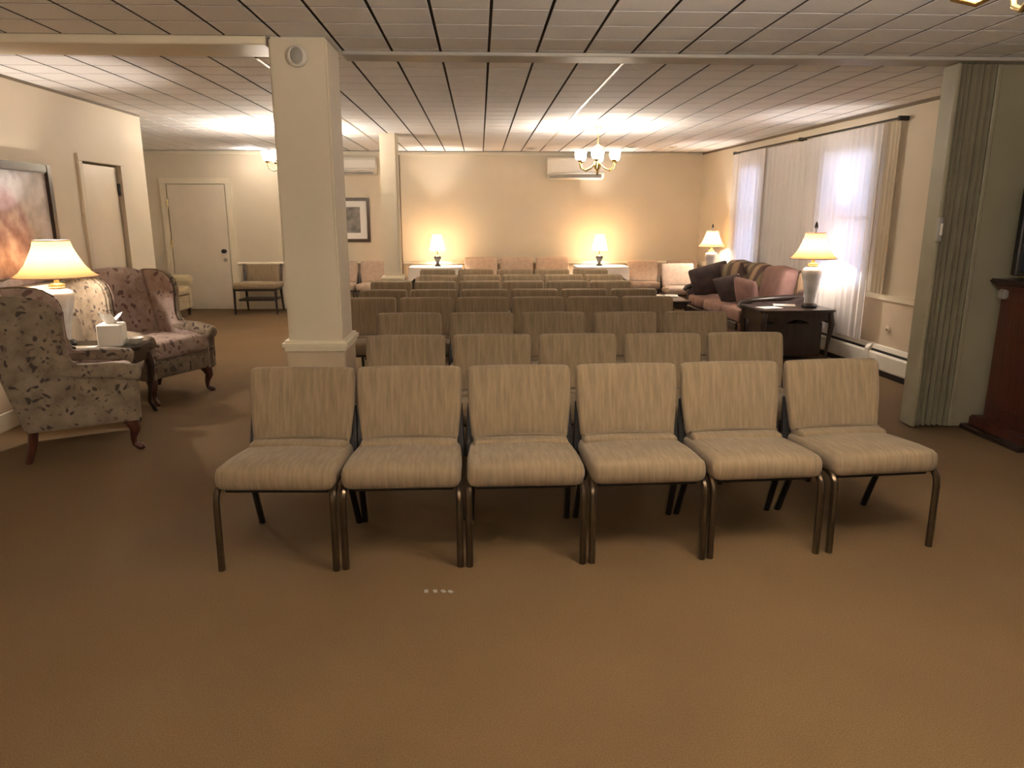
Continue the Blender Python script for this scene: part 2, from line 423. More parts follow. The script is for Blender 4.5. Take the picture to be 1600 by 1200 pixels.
# doors
d = struct('door_1', bbox((XL-.06, 6.52, 0.005), (XL-.02, 7.15, 1.915), .004), 'white')
mb = MB().box((XL-.15, 6.50, 0), (XL-.10, 7.17, 1.93)); obj('backing', mb, 'white', d)
mb = MB().box((XL, 6.44, 0), (XL+.02, 6.50, 1.93)).box((XL, 7.17, 0), (XL+.02, 7.23, 1.93)).box((XL, 6.44, 1.932), (XL+.02, 7.23, 1.99)); obj('casing', mb, 'wall', d)
for z in (.85, 1.66):
    obj('hinge', MB().tube([(XL-.012, 7.155, z), (XL-.012, 7.155, z+.11)], .014, 8), 'iron', d)
obj('knob', MB().lathe([(.012, 0), (.012, .03), (.028, .04), (.028, .06), (.01, .07)], 12).move(lambda p: (XL-.02+p[2], 6.58+p[0], .95+p[1])), 'brass', d, True)
d = struct('door_2', bbox((-4.87, YB-.03, .005), (-3.99, YB-.005, 1.95), .004), 'white')
mb = MB()
for a, b_ in (((-4.98, YB-.028, 0), (-4.885, YB, 1.963)), ((-3.975, YB-.028, 0), (-3.88, YB, 1.963)), ((-4.98, YB-.028, 1.965), (-3.88, YB, 2.05))): mb.box(a, b_)
obj('casing', mb, 'trim', d)
obj('knob', MB().lathe([(.03, 0), (.03, .01), (.013, .015), (.013, .04), (.032, .05), (.032, .07), (.01, .08)], 14).move(lambda p: (-4.06+p[0], YB-.03-p[2], .93+p[1])), 'iron', d, True)
obj('rose_plate', MB().lathe([(.03, 0), (.03, .008), (.01, .012)], 14).move(lambda p: (-4.06+p[0], YB-.03-p[2], .79+p[1])), 'grey_plastic', d, True)
for z in (.35, 1.0, 1.62): obj('hinge', MB().tube([(-4.88, YB-.034, z), (-4.88, YB-.034, z+.10)], .012, 6), 'brass', d)

# folding partition stacked at its jamb
pt = thing('folding_partition', 'olive accordion folding partition stacked against the right hand wall', 'partition', (0, 0, 0))
obj('lead_post', bbox((3.052, 4.80, .015), (3.082, 4.96, CZ-.022), .008), 'pleat', pt)
obj('latch', bbox((3.042, 4.775, 1.31), (3.075, 4.80, 1.47), .006), 'grey_plastic', pt)
obj('latch_pull', bbox((3.050, 4.758, 1.35), (3.066, 4.775, 1.43), .005), 'plastic', pt)
for i in range(6):
    x = 3.09+i*.042
    pts = [(x+.004, 4.945), (x+.014, 4.945), (x+.022, 4.87), (x+.030, 4.945), (x+.038, 4.945), (x+.030, 4.82+.008*(i % 2)), (x+.012, 4.81)]
    obj('pleat', MB().prism([(a, b_) for a, b_ in pts], .02, CZ-.025, 'z'), 'pleat', pt)
obj('crease_shade_strip', MB().box((3.09, 4.945, .02), (3.342, 4.955, CZ-.025)), 'joint', pt)  # dark backing strip, shade of the pleat creases put into its colour
obj('jamb_strip', bbox((3.342, 4.835, .01), (3.37, 4.868, CZ-.022), .005), 'pleat', pt)

# ------------------------------------------------------------------ stacking chairs
def make_chair():
    t = thing('stacking_chair', '', 'chair', (0, 0, 0), 0, 'tan chairs set out in rows')
    # local: origin under the seat centre, front is -y
    def sd(p):
        x, y, z = p
        taper = 1-.05*max(0, y)/.24
        crown = .012*(1-(x/.25)**2)*(1-(y/.24)**2) if z > 0 else 0
        drop = .010*max(0, (-y-.10)/.14)**2 if z > 0 else 0
        return (x*taper, y, z+crown-drop-.085*(y+.24)*max(0, z/.0575+1)/2)
    obj('seat', MB().rbox((.505, .48, .115), .040, (0, 0, .408), (4, 4, 2), sd), 'tan_back', t, True, 80)
    obj('seat_pan', MB().rbox((.44, .40, .02), .008, (0, .0, .345), (1, 1, 1)), 'black', t)
    rk = .24
    def bd(p):
        x, y, z = p
        w = 1-.07*max(0, (-z+.02)/.17) if z < .02 else 1.0
        bow = .022*(x/.25)**2
        return (x*w, y-bow*1.0+z*rk, z)
    obj('backrest', MB().rbox((.498, .06, .350), .028, (0, .273, .601), (5, 1, 4), bd), 'tan_back', t, True, 80)
    # piping line round the lower front edge and lower back pad
    pts = []
    for i in range(9):
        x = -.225+.45*i/8; pts.append((x*.97, +.190-.022*(x/.25)**2, .460-.006*(x/.22)**2))
    obj('piping', MB().tube(pts, .009, 6), 'dark_line', t, True)
    obj('lumbar_pad', MB().rbox((.45, .125, .085), .022, (0, .168, .414), (3, 1, 1)), 'tan_back', t, True, 80)
    for s in (-1, 1):
        obj('leg', MB().tube([(s*.236, -.16, .358), (s*.245, -.205, .356), (s*.245, -.228, .335), (s*.246, -.235, .30), (s*.246, -.24, .0)], .0155, 8), 'bronze', t, True)
        obj('leg', MB().tube([(s*.225, .02, .355), (s*.232, .16, .22), (s*.240, .255, .0)], .0155, 8), 'black', t, True)
        obj('seat_rail', MB().tube([(s*.232, -.18, .357), (s*.225, .22, .345)], .011, 6), 'bronze', t, True)
        obj('back_upright', bev(MB().add([(s*.262, .205, .345), (s*.212, .205, .345), (s*.212, .245, .345), (s*.262, .245, .345), (s*.250, .268, .60), (s*.226, .268, .60), (s*.226, .285, .60), (s*.250, .285, .60)], [(0, 1, 2, 3), (4, 5, 6, 7), (0, 1, 5, 4), (1, 2, 6, 5), (2, 3, 7, 6), (3, 0, 4, 7)]), .004, 1), 'black', t)
    return t
ORD = ['leftmost', 'second from left', 'third from left', 'fourth from left', 'fifth from left', 'rightmost']
ORD5 = ['leftmost', 'second from left', 'middle', 'fourth from left', 'rightmost']
proto = make_chair(); used = [False]
def chair(x, yf, rz, label, scale=None):     # yf = y of the front legs
    loc = (x+math.sin(rz)*-.24, yf+.24*math.cos(rz), 0)
    if not used[0]:
        used[0] = True; proto.location = loc; proto.rotation_euler = (0, 0, rz); proto['label'] = label
        if scale: proto.scale = (scale,)*3
        return proto
    return dup(proto, loc, rz, label, scale)
r1 = [(-.872, 2.872, -.045), (-.343, 2.873, .0), (.188, 2.876, .012), (.721, 2.891, .03), (1.250, 2.918, .05), (1.803, 2.957, .085)]
for i, (x, y, a) in enumerate(r1):
    chair(x, y, a, 'tan flecked chair, %s of the six in the front row' % ORD[i])
# (the aisle rows stand tighter than the front row)
rows = [('second row', -.451, .520, 5, 4.36-.545), ('third row', -.525, .536, 5, 5.38-.545), ('fourth row', -.975, .495, 6, 6.44-.545),
        ('fifth row', -.944, .492, 6, 7.14-.545), ('sixth row', -.985, .488, 6, 8.07-.545), ('seventh row', -.50, .506, 5, 8.92-.545), ('eighth row', -.57, .515, 5, 9.84-.545)]
for nme, x0, dx, n, y in rows:
    for i in range(n):
        o_ = (ORD if n == 6 else ORD5)[i]
        chair(x0+i*dx+random.uniform(-.003, .003), y+random.uniform(-.012, .012), random.uniform(-.006, .006), 'tan chair, %s of the %s counted from the front' % (o_, nme)).scale = (.925 if dx < .50 else .955, 1, 1)
# chairs standing along the back wall
bw = [(.015, 'tan chair at back wall, just right of the left cloth table'), (.585, 'tan chair at back wall, midway between the two cloth tables'), (1.16, 'tan chair at back wall, just left of the right cloth table')]
for x, lab in bw:
    c = chair(x, YB-.72, 0, lab, 1.05); c.scale = (1.07, 1.05, 1.07); c['group'] = 'tan chairs along the back wall'
for x, y, lab in [(2.62, YB-.72, 'tan chair at back wall, nearest right of the right cloth table'), (2.98, YB-1.5, 'tan chair standing a step forward of the back wall near the sofa'), (3.27, YB-.70, 'tan chair at back wall, in the right hand corner behind the sofa')]:
    c = chair(x, y, 0, lab); c['group'] = 'tan chairs along the back wall'
for x, lab in [(-2.19, 'tan chair at back wall under the dark framed picture, beside the big column'), (-1.655, 'tan chair at back wall, just left of the slim far column')]:
    c = chair(x, YB-.70, 0, lab); c['group'] = 'tan chairs along the back wall'

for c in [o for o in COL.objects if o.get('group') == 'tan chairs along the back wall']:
    c['group'] = 'pale chairs along the back wall'; c['label'] = c['label'].replace('tan chair', 'lamp-tinted peach chair')
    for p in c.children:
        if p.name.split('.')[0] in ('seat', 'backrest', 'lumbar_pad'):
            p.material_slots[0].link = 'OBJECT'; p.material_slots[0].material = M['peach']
# wider side chair beside the far door
t = thing('side_chair', 'wide tan side chair with dark legs beside the far white door', 'chair', (-3.44, 11.45, 0))
obj('seat', MB().rbox((.66, .48, .09), .03, (0, -.02, .43), (2, 2, 1)), 'tan_back', t, True, 80)
obj('backrest', MB().rbox((.50, .06, .27), .025, (0, .25, .60), (2, 1, 2), lambda p: (p[0], p[1]+p[2]*.15, p[2])), 'tan_back', t, True, 80)
for s in (-1, 1):
    obj('back_post', MB().tube([(s*.28, .225, .39), (s*.285, .25, .6), (s*.29, .275, .735)], .022, 8), 'framewood', t, True)
    obj('leg', MB().tube([(s*.31, -.23, .40), (s*.312, -.235, .2), (s*.315, -.24, 0)], [.022, .018, .014], 8), 'darkwood', t, True)
    obj('leg', MB().tube([(s*.27, .21, .40), (s*.275, .24, .2), (s*.28, .28, 0)], [.022, .018, .014], 8), 'darkwood', t, True)
obj('apron', MB().box((-.30, -.23, .355), (.30, .20, .39)), 'darkwood', t)
obj('shelf', MB().box((-.27, -.18, .20), (.27, .20, .225)), 'darkwood', t)

# ------------------------------------------------------------------ wing chairs
def cabriole(s, y, mb=None):
    return (mb or MB()).tube([(s*.27, y-.03, .24), (s*.285, y+.0, .19), (s*.29, y+.015, .14), (s*.275, y+.0, .08), (s*.275, y+.005, .035), (s*.29, y+.035, .018), (s*.295, y+.05, .0)], [.05, .042, .032, .02, .018, .024, .018], 8)
def wing_chair(name, label, loc, rz, mat_in, mat_out):
    t = thing(name, label, 'armchair', loc, rz)      # front is +y
    obj('seat_base', bbox((-.31, -.30, .21), (.31, .315, .36), .02, 2), mat_out, t, True)
    obj('seat_cushion', MB().rbox((.52, .60, .14), .05, (0, .035, .425), (3, 3, 1), lambda p: (p[0]*(1+.10*max(0, p[1]/.3)), p[1], p[2]+.018*(1-(p[0]/.27)**2) if p[2] > 0 else p[2])), mat_in, t, True, 80)
    def bk(p):
        x, y, z = p
        top = .035*math.cos(x/.33*PI/2) if z > .2 else 0
        return (x*(1+.06*z), y-.28*z-.02*(1-(x/.3)**2)*(1 if y > 0 else -.2), z+top)
    obj('backrest', MB().rbox((.58, .13, .72), .05, (0, -.32, .66), (4, 1, 5), bk), mat_in, t, True, 80)
    obj('outback', MB().rbox((.56, .03, .74), .012, (0, -.395, .62), (3, 1, 3), lambda p: (p[0], p[1]-.28*p[2], p[2])), mat_out, t, True, 80)
    prof = [(.33, .205), (.335, .45), (.32, .54), (.24, .565), (.08, .575), (.0, .60), (-.03, .66), (-.035, .76), (-.03, .86), (-.06, .95), (-.15, 1.01), (-.27, 1.03), (-.43, 1.025), (-.485, .99), (-.40, .62), (-.30, .205)]
    for s in (-1, 1):
        w = bev(MB().prism(prof, s*.29, s*.35, 'x'), .016, 2)
        w.move(lambda p: (p[0]+s*.05*max(0, p[2]-.65), p[1], p[2]))
        sp = obj('wing_panel', w, mat_out, t, True)
        obj('arm_roll', MB().tube([(s*.315, -.12, .545), (s*.316, .0, .55), (s*.316, .20, .535), (s*.316, .33, .51), (s*.316, .352, .505)], [.03, .05, .056, .056, .04], 12), mat_out, t, True, 60)
        ln = bev(MB().prism([(a*.97-.005, b_*.985+.005) for a, b_ in prof], s*.272, s*.288, 'x'), .004, 1).move(lambda p: (p[0]+s*.05*max(0, p[2]-.65), p[1], p[2]))
        obj('wing_lining', ln, mat_in, t, True)
        obj('leg', cabriole(s, .27), 'mahogany', t, True, 80)
        obj('leg', MB().tube([(s*.27, -.26, .23), (s*.27, -.275, .12), (s*.27, -.31, 0)], [.032, .026, .02], 8), 'mahogany', t, True)
    return t
def face(v): return math.atan2(v[1], v[0])-PI/2
wing_chair('wing_chair', 'floral wing chair nearest, seen from outside of its arm, at left edge', (-2.625, 4.70, 0), face((.88, .475)), 'floral_pink', 'floral')
wing_chair('wing_chair', 'floral wing chair behind the lamp table, its open seat turned to the chairs', (-2.735, 6.08, 0), face((.904, -.427)), 'floral_pink', 'floral')
# far club chair near the white door
t = thing('club_chair', 'cream striped roll-arm chair in front of the far door', 'armchair', (-4.72, 10.95, 0), face((1, -.12)))
obj('body', bbox((-.34, -.30, .10), (.34, .27, .33), .02, 2), 'stripe_cream', t, True)
obj('seat_cushion', MB().rbox((.46, .52, .13), .045, (0, .06, .39), (2, 2, 1)), 'stripe_cream', t, True, 80)
obj('backrest', MB().rbox((.66, .16, .52), .06, (0, -.27, .54), (3, 1, 3), lambda p: (p[0], p[1]-.15*p[2], p[2])), 'stripe_cream', t, True, 80)
for s in (-1, 1):
    obj('arm', bbox((s*.24 if s > 0 else -.35, -.24, .12), (.35 if s > 0 else -.24, .28, .52), .02, 2), 'stripe_cream', t, True)
    obj('arm_roll', MB().tube([(s*.31, -.24, .535), (s*.31, .29, .535), (s*.31, .30, .535)], [.075, .075, .06], 14), 'stripe_cream', t, True, 60)
    for y in (-.25, .24): obj('leg', MB().tube([(s*.29, y, .11), (s*.29, y, 0)], [.028, .018], 8), 'darkwood', t, True)

# ------------------------------------------------------------------ lamps
def vase_lamp(name, label, loc, finial, power, s=1.0, rs=1.0):
    t = thing(name, label, 'lamp', loc); t.scale = (s, s, s)
    obj('foot', MB().lathe([(.001, 0), (.075, 0), (.08, .012), (.07, .03), (.05, .04)], 20), 'black', t, True)
    obj('vase', MB().lathe([(.048, .04), (.05, .08), (.062, .16), (.083, .26), (.10, .33), (.103, .36), (.09, .395), (.06, .41), (.045, .42)], 24), 'ceramic', t, True, 80)
    obj('collar', MB().lathe([(.05, .42), (.055, .43), (.05, .445), (.02, .455), (.016, .49), (.012, .50)], 16), 'brass', t, True)
    prof = [(.265, .50), (.225, .53), (.185, .58), (.15, .65), (.125, .71), (.115, .755)]
    wob = lambda a, z: 1+.022*abs(math.sin(4*a))*(1 if z < .7 else .4)
    obj('lamp_shade', MB().lathe([(r*rs, z) for r, z in prof], 48, cap=False, wob=wob), 'shade', t, True, 80)
    for z, r in ((.50, .265), (.755, .115)):
        obj('shade_trim', MB().tube([(r*rs*wob(2*PI*k/48, z)*math.cos(2*PI*k/48), r*rs*wob(2*PI*k/48, z)*math.sin(2*PI*k/48), z) for k in range(49)], .005, 5, False), 'piping', t, True)
    obj('bulb', MB().lathe([(.012, .49), (.016, .51), (.02, .52), (.02, .535), (.012, .548), (.002, .55)], 12), 'bulb', t, True)
    if finial: obj('finial', MB().lathe([(.006, .74), (.006, .79), (.014, .80), (.018, .82), (.012, .85), (.002, .87)], 10), 'iron', t, True)
    light(t, (0, 0, .588), power, .03)
    return t
vase_lamp('table_lamp', 'lit bell-shade lamp on pale vase between the two wing chairs', (-3.06, 5.39, .552), False, L_LAMP, 1, 1.0)
vase_lamp('table_lamp', 'large lit bell-shade lamp on the end table at the sofa near end', (3.43, 7.39, .552), True, L_LAMP*.8, 1, .84)
vase_lamp('table_lamp', 'lit bell-shade lamp beyond the far end of the sofa', (3.37, 10.55, .60), True, L_LAMP, .88, .82)
def small_lamp(label, loc):
    t = thing('table_lamp', label, 'lamp', loc)
    obj('urn', MB().lathe([(.001, 0), (.05, 0), (.052, .012), (.022, .03), (.026, .06), (.055, .12), (.06, .145), (.03, .165), (.014, .18)], 18), 'iron', t, True, 70)
    obj('stem', MB().lathe([(.008, .17), (.008, .30)], 8), 'brass', t, True)
    obj('lamp_shade', MB().lathe([(.125, .245), (.095, .36), (.065, .485)], 28, cap=False), 'shade_small', t, True)
    obj('bulb', MB().lathe([(.008, .262), (.017, .28), (.017, .30), (.002, .315)], 10), 'bulb', t, True)
    light(t, (0, 0, .345), L_SMALL, .02)
    return t
small_lamp('small lit lamp with black urn base on the left cloth table', (-.665, 11.5, .706))
small_lamp('small lit lamp with black urn base on the right cloth table', (1.885, 11.5, .706))

def chandelier(label, loc, bulb_power, drop=.16, k=1.0):
    t = thing('chandelier', label, 'chandelier', loc)      # origin on the ceiling
    obj('canopy', MB().lathe([(.001, 0), (.06, 0), (.06, -.012), (.03, -.03), (.008, -.035)], 18), 'brass', t, True)
    obj('chain', MB().tube([(0, 0, -.03), (0, 0, -drop)], .006, 6), 'brass', t, True)
    obj('body', MB().lathe([(.006, -drop+.01), (.03, -drop-.01), (.07, -drop-.04), (.03, -drop-.06), (.016, -drop-.10), (.03, -drop-.15), (.045, -drop-.20), (.035, -drop-.25), (.012, -drop-.28), (.02, -drop-.30), (.002, -drop-.325)], 18), 'brass', t, True, 70)
    z = -drop-.20
    for i in range(6):
        a = 2*PI*i/6+.3; c, s = math.cos(a), math.sin(a)
        P = lambda r, zz: (r*c*k, r*s*k, zz)
        ar = obj('arm', MB().tube([P(.03, z), P(.08, z-.05), P(.14, z-.075), P(.185, z-.055), P(.20, z-.01), P(.20, z+.02)], .008, 8), 'brass', t, True, 80)
        obj('drip_cup', MB().lathe([(.008, .0), (.03, .012), (.034, .02), (.012, .022)], 12, P(.20, z+.01)), 'brass', ar, True)
        obj('glass_shade', MB().lathe([(.020, .025), (.045, .045), (.056, .08), (.053, .115), (.064, .14)], 14, P(.20, z), cap=False), 'glass_shade', t, True, 80)
        obj('bulb', MB().lathe([(.008, .03), (.016, .06), (.014, .09), (.002, .115)], 8, P(.20, z)), 'bulb', t, True)
        light(t, P(.20, z+.15), bulb_power, .025)
    return t
chandelier('brass chandelier lit over the rear rows, nearer the back wall unit', (1.33, 8.42, CZ), L_CHAND, .20, 1.1)
chandelier('brass chandelier almost hidden behind the big column at left', (-2.20, 8.7, CZ), L_CHAND*1.5, .20, 1.0)
chandelier('brass chandelier overhead at the top right edge, only its arm tips showing', (1.295, 1.72, CZ), L_NEAR, .205, 1.1)

chandelier('added brass chandelier behind the camera, unseen, lighting the near end of the room', (-1.35, -.55, CZ), L_NEAR*.8, .215, 1.1)  # added unseen fixture, brightens the front of the room
# small ceiling fittings
def ceil_fit(name, label, x, y, mat, cat):
    t = thing(name, label, cat, (x, y, CZ))
    obj('ring', MB().lathe([(.075, 0), (.08, -.004), (.075, -.012), (.055, -.014), (.05, -.006)], 20, cap=False), 'plastic', t, True)
    obj('lens', MB().lathe([(.052, -.004), (.04, -.012), (.001, -.015)], 16), mat, t, True)
    return t
ceil_fit('ceiling_light', 'small round lit ceiling light above the far door', -3.40, 11.4, 'downlight', 'light'); light(None, (-3.40, 11.4, CZ-.06), 4, .04)
ceil_fit('ceiling_light', 'small unlit round ceiling light right of the chandelier, nearest to it', 2.20, 10.83, 'iron', 'light')
ceil_fit('ceiling_light', 'small unlit round ceiling light nearest the sheer curtains', 2.78, 10.81, 'iron', 'light')
ceil_fit('ceiling_light', 'small unlit round ceiling light left of the wall unit', .77, 11.1, 'iron', 'light')
t = thing('alarm_sounder', 'round white alarm fitting high on the big column', 'alarm', (-1.009, 4.40, 2.347))
obj('housing', MB().lathe([(.001, 0), (.058, 0), (.056, .02), (.045, .03)], 22).move(lambda p: (p[0], -p[2], p[1])), 'plastic', t, True)
obj('grille', MB().lathe([(.045, .03), (.035, .036), (.001, .037)], 22).move(lambda p: (p[0]*.8, -p[2], p[1])), 'grey_plastic', t, True)

# wall units
def ac(label, x0, x1, z0, z1):
    t = thing('wall_air_conditioner', label, 'air conditioner', ((x0+x1)/2, YB, (z0+z1)/2))
    w, h = (x1-x0)/2, (z1-z0)/2
    obj('case', bev(MB().prism([(0, -h), (-.15, -h+.02), (-.21, -h+.09), (-.21, h-.03), (-.18, h), (0, h)], -w, w, 'x'), .012, 2), 'plastic', t, True)
    obj('air_flap', bbox((-w+.04, -.21, -h+.025), (w-.04, -.16, -h+.045), .004), 'grey_plastic', t)
    obj('seam', MB().box((-w+.005, -.213, -h+.10), (w-.005, -.205, -h+.106)), 'grey_plastic', t)
ac('white wall air conditioner behind the lit chandelier', 1.06, 1.96, 2.03, 2.36)
ac('white wall air conditioner above the dark framed picture', -2.42, -1.60, 2.09, 2.36)

# pictures
t = thing('framed_painting', 'dark framed painting of pink roses above the wing chair', 'picture', (XL, 5.35, 1.42))
def frame(t, w, h, fw, axis, depth, mat):
    for a, b_ in (((-w, -h), (-w+fw, h)), ((w-fw, -h), (w, h)), ((-w+fw, h-fw), (w-fw, h)), ((-w+fw, -h), (w-fw, -h+fw))):
        p, q = ((0, a[0], a[1]), (depth, b_[0], b_[1])) if axis == 'x' else ((a[0], -depth, a[1]), (b_[0], 0, b_[1]))
        obj('frame_rail', bbox(p, q, .008, 2), mat, t)
frame(t, .64, .44, .065, 'x', .04, 'darkwood')
obj('canvas', MB().box((0.004, -.58, -.38), (.018, .58, .38)), 'art', t)
t = thing('framed_print', 'small brown framed grey print on the far wall beside the column', 'picture', (-2.03, YB, 1.412))
frame(t, .285, .345, .05, 'y', .03, 'framewood')
obj('mat_board', MB().box((-.235, -.014, -.295), (.235, -.004, .295)), 'paper', t)
obj('print', MB().box((-.13, -.017, -.20), (.13, -.0135, .20)), 'art_grey', t)

# ------------------------------------------------------------------ left lamp table and what stands on it
t = thing('lamp_table', 'dark wood table with curved legs between the wing chairs', 'table', (-2.86, 5.40, 0))
obj('table_top', bev(MB().prism([(-.38, -.185), (.33, -.185), (.38, -.10), (.38, .10), (.33, .185), (-.38, .185)], .525, .55, 'z'), .008, 2), 'darkwood', t)
obj('apron', bbox((-.33, -.15, .42), (.33, .15, .524), .006), 'darkwood', t)
for sx in (-1, 1):
    for sy in (-1, 1):
        obj('leg', MB().tube([(sx*.31, sy*.125, .47), (sx*.33, sy*.14, .36), (sx*.315, sy*.13, .2), (sx*.30, sy*.12, .08), (sx*.325, sy*.14, .02), (sx*.335, sy*.145, 0)], [.036, .034, .02, .014, .018, .014], 8), 'darkwood', t, True, 80)
t = thing('tissue_box', 'white tissue box on the lamp table by the wing chairs', 'tissue box', (-2.70, 5.36, .551), .2); t.scale = (1.25, 1.25, 1.35)
obj('box', bbox((-.065, -.065, 0), (.065, .065, .12), .006), 'paper', t)
tb = MB(); n = 14
v = []
for i in range(n):
    a = 2*PI*i/n
    v += [(.03*math.cos(a), .018*math.sin(a), .12), (.055*math.cos(a)*(1+.3*math.sin(3*a)), .04*math.sin(a)*(1+.3*math.cos(2*a)), .16+.02*math.sin(3*a))]
tb.add(v, [(2*i, 2*((i+1) % n), 2*((i+1) % n)+1, 2*i+1) for i in range(n)]); obj('tissue', tb, 'paper', t, True)
tag(obj('paper_sheet', bbox((-2.95, 5.23, .551), (-2.79, 5.32, .556), .001), 'paper'), 'white card lying flat on the lamp table at the left', 'card')
t = thing('glass_dish', 'small white dish on the lamp table at its front edge', 'dish', (-2.57, 5.43, .551))
obj('bowl', MB().lathe([(.03, 0), (.035, .008), (.05, .03), (.06, .045), (.056, .045), (.045, .028), (.001, .012)], 18), 'plastic', t, True)

# ------------------------------------------------------------------ right side: curtains, heater, sofa, end table
rod = thing('curtain_rod', 'long dark curtain rod above the sheer curtains', 'curtain rod')
obj('pole', MB().tube([rw(uy(10.42), .085, 2.325), rw(uy(6.62), .085, 2.325)], .010, 8), 'iron', rod, True)
for y in (10.40, 8.5, 6.64): 
    b_ = MB(); rwbox(b_, uy(y)-.015, uy(y)+.015, 0, .092, 2.305, 2.345); obj('bracket', b_, 'iron', rod)
def curtain(name, label, y0, y1, mat, zb, amp, waves, seed, v0=.04):
    rnd = random.Random(seed); ph = rnd.uniform(0, 6); n = waves*8; nz = 9
    v = []; ua, ub = uy(y0), uy(y1)
    for j in range(nz+1):
        z = 2.31-(2.31-zb)*j/nz; q = j/nz
        for i in range(n+1):
            s = i/n
            a = amp*(.55+.45*q)*(math.sin(2*PI*waves*s+ph+.5*math.sin(5*s+ph)+.25*q*math.sin(9*s))+.35*math.sin(2*PI*waves*2.3*s+ph*2+q))
            v.append(rw(ua+(ub-ua)*s, v0+a, z))
    mb = MB().add(v, [(j*(n+1)+i, j*(n+1)+i+1, (j+1)*(n+1)+i+1, (j+1)*(n+1)+i) for j in range(nz) for i in range(n)])
    return tag(obj(name, mb, mat, None, True, 180), label, 'curtain', 'curtains along the right wall')
curtain('sheer_curtain', 'white sheer curtain panel farthest away, behind the far lamp', 10.40, 9.39, 'sheer', .72, .017, 9, 1, .078)
curtain('sheer_curtain', 'white sheer curtain panel hanging behind the sofa back', 9.47, 8.14, 'sheer', .29, .017, 10, 2, .034)
curtain('sheer_curtain', 'white sheer curtain panel nearest, behind the end table lamp', 8.19, 6.86, 'sheer', .29, .017, 12, 3, .078)
curtain('drape', 'narrow tan drape at the near end of the sheer curtains', 6.85, 6.66, 'drape', .76, .014, 3, 4)
h = thing('baseboard_heater', 'long cream baseboard heater along the right wall under the curtains', 'heater')
def hprof(mb, u0, u1, pr):
    n = len(pr); v = [rw(u0, a, z) for a, z in pr]+[rw(u1, a, z) for a, z in pr]
    return mb.add(v, [list(range(n))[::-1], list(range(n, 2*n))]+[(i, (i+1) % n, n+(i+1) % n, n+i) for i in range(n)])
ue = [uy(9.9), uy(8.3), uy(6.78), uy(6.72), uy(5.45)]
for a, b_ in ((ue[0], ue[1]), (ue[1]+.005, ue[2]), (ue[3], ue[4])):
    obj('front_panel', hprof(MB(), a, b_, [(.013, .06), (.075, .06), (.08, .075), (.08, .20), (.07, .215), (.013, .215)]), 'heater', h)
    obj('top_hood', hprof(MB(), a, b_, [(.013, .238), (.05, .238), (.04, .275), (.013, .28)]), 'heater', h)
obj('joint_cover', hprof(MB(), ue[2], ue[3], [(.013, .05), (.084, .05), (.084, .235), (.045, .28), (.013, .285)]), 'heater', h)
obj('air_slot', hprof(MB(), ue[0]+.01, ue[4]-.01, [(.013, .214), (.055, .214), (.048, .239), (.013, .239)]), 'black', h)
obj('foot_slot', hprof(MB(), ue[0]+.01, ue[4]-.01, [(.013, 0), (.06, 0), (.06, .061), (.013, .061)]), 'black', h)
t = thing('wall_outlet', 'small round cream outlet on the tan wall above the heater', 'outlet')
p0 = rw(uy(6.55), .013, .44)
obj('plate', MB().lathe([(.001, 0), (.035, 0), (.03, .012)], 16).move(lambda p: rw(uy(6.55)+p[0], .013+p[2], .44+p[1])), 'trim', t, True)
obj('knob', MB().lathe([(.012, .012), (.012, .03), (.002, .032)], 10).move(lambda p: rw(uy(6.55)+p[0], .013+p[2], .44+p[1])), 'wainscot', t, True)

# sofa: local +x = towards the far end, front = +y -> world -x
sf = thing('sofa', 'dark wood sofa with striped back and rust seat against the curtains', 'sofa', (3.58, 8.84, 0), PI/2+.045)
Ls = 1.76
obj('seat_frame', bbox((-Ls/2, .04, .16), (Ls/2, .74, .30), .02, 2), 'sofa_seat', sf, True)
obj('front_rail', bbox((-Ls/2, .74, .22), (Ls/2, .765, .31), .008, 1), 'darkwood', sf)
for i in range(3):
    w = Ls/3-.02; cx = -Ls/2+w/2+.01+i*(w+.02)
    obj('seat_cushion', MB().rbox((w, .60, .15), .045, (cx, .44, .375), (2, 2, 1)), 'sofa_seat', sf, True, 80)
    obj('back_cushion', MB().rbox((w, .20, .46), .07, (cx, .18, .66), (2, 1, 2), lambda p: (p[0], p[1]-.2*p[2], p[2]+(.03*math.cos(p[0]*5) if p[2] > 0 else 0))), 'sofa_stripe' if i else 'sofa_pink', sf, True, 80)
obj('back_frame', bev(MB().prism([(.02, .16), (.10, .16), (.06, .86), (0.0, .88), (-.02, .84)], -Ls/2, Ls/2, 'x'), .01, 2), 'sofa_stripe', sf, True)
for s in (-1, 1):
    a0, a1 = (s*Ls/2, s*(Ls/2+.12)) if s > 0 else (s*(Ls/2+.12), s*Ls/2)
    obj('arm', bev(MB().prism([(.04, .16), (.70, .16), (.72, .50), (.60, .55), (.2, .56), (.04, .62)], a0, a1, 'x'), .02, 2), 'sofa_dark', sf, True)
    obj('arm_rest', MB().tube([(s*(Ls/2+.06), .06, .60), (s*(Ls/2+.06), .3, .585), (s*(Ls/2+.06), .62, .565), (s*(Ls/2+.06), .74, .53), (s*(Ls/2+.06), .765, .49)], [.03, .035, .035, .035, .03], 10), 'darkwood', sf, True, 80)
    for y in (.10, .72):
        obj('leg', MB().tube([(s*(Ls/2+.04), y, .17), (s*(Ls/2+.045), y+.01, .09), (s*(Ls/2+.05), y+.025, 0)], [.035, .024, .016], 8), 'darkwood', sf, True)
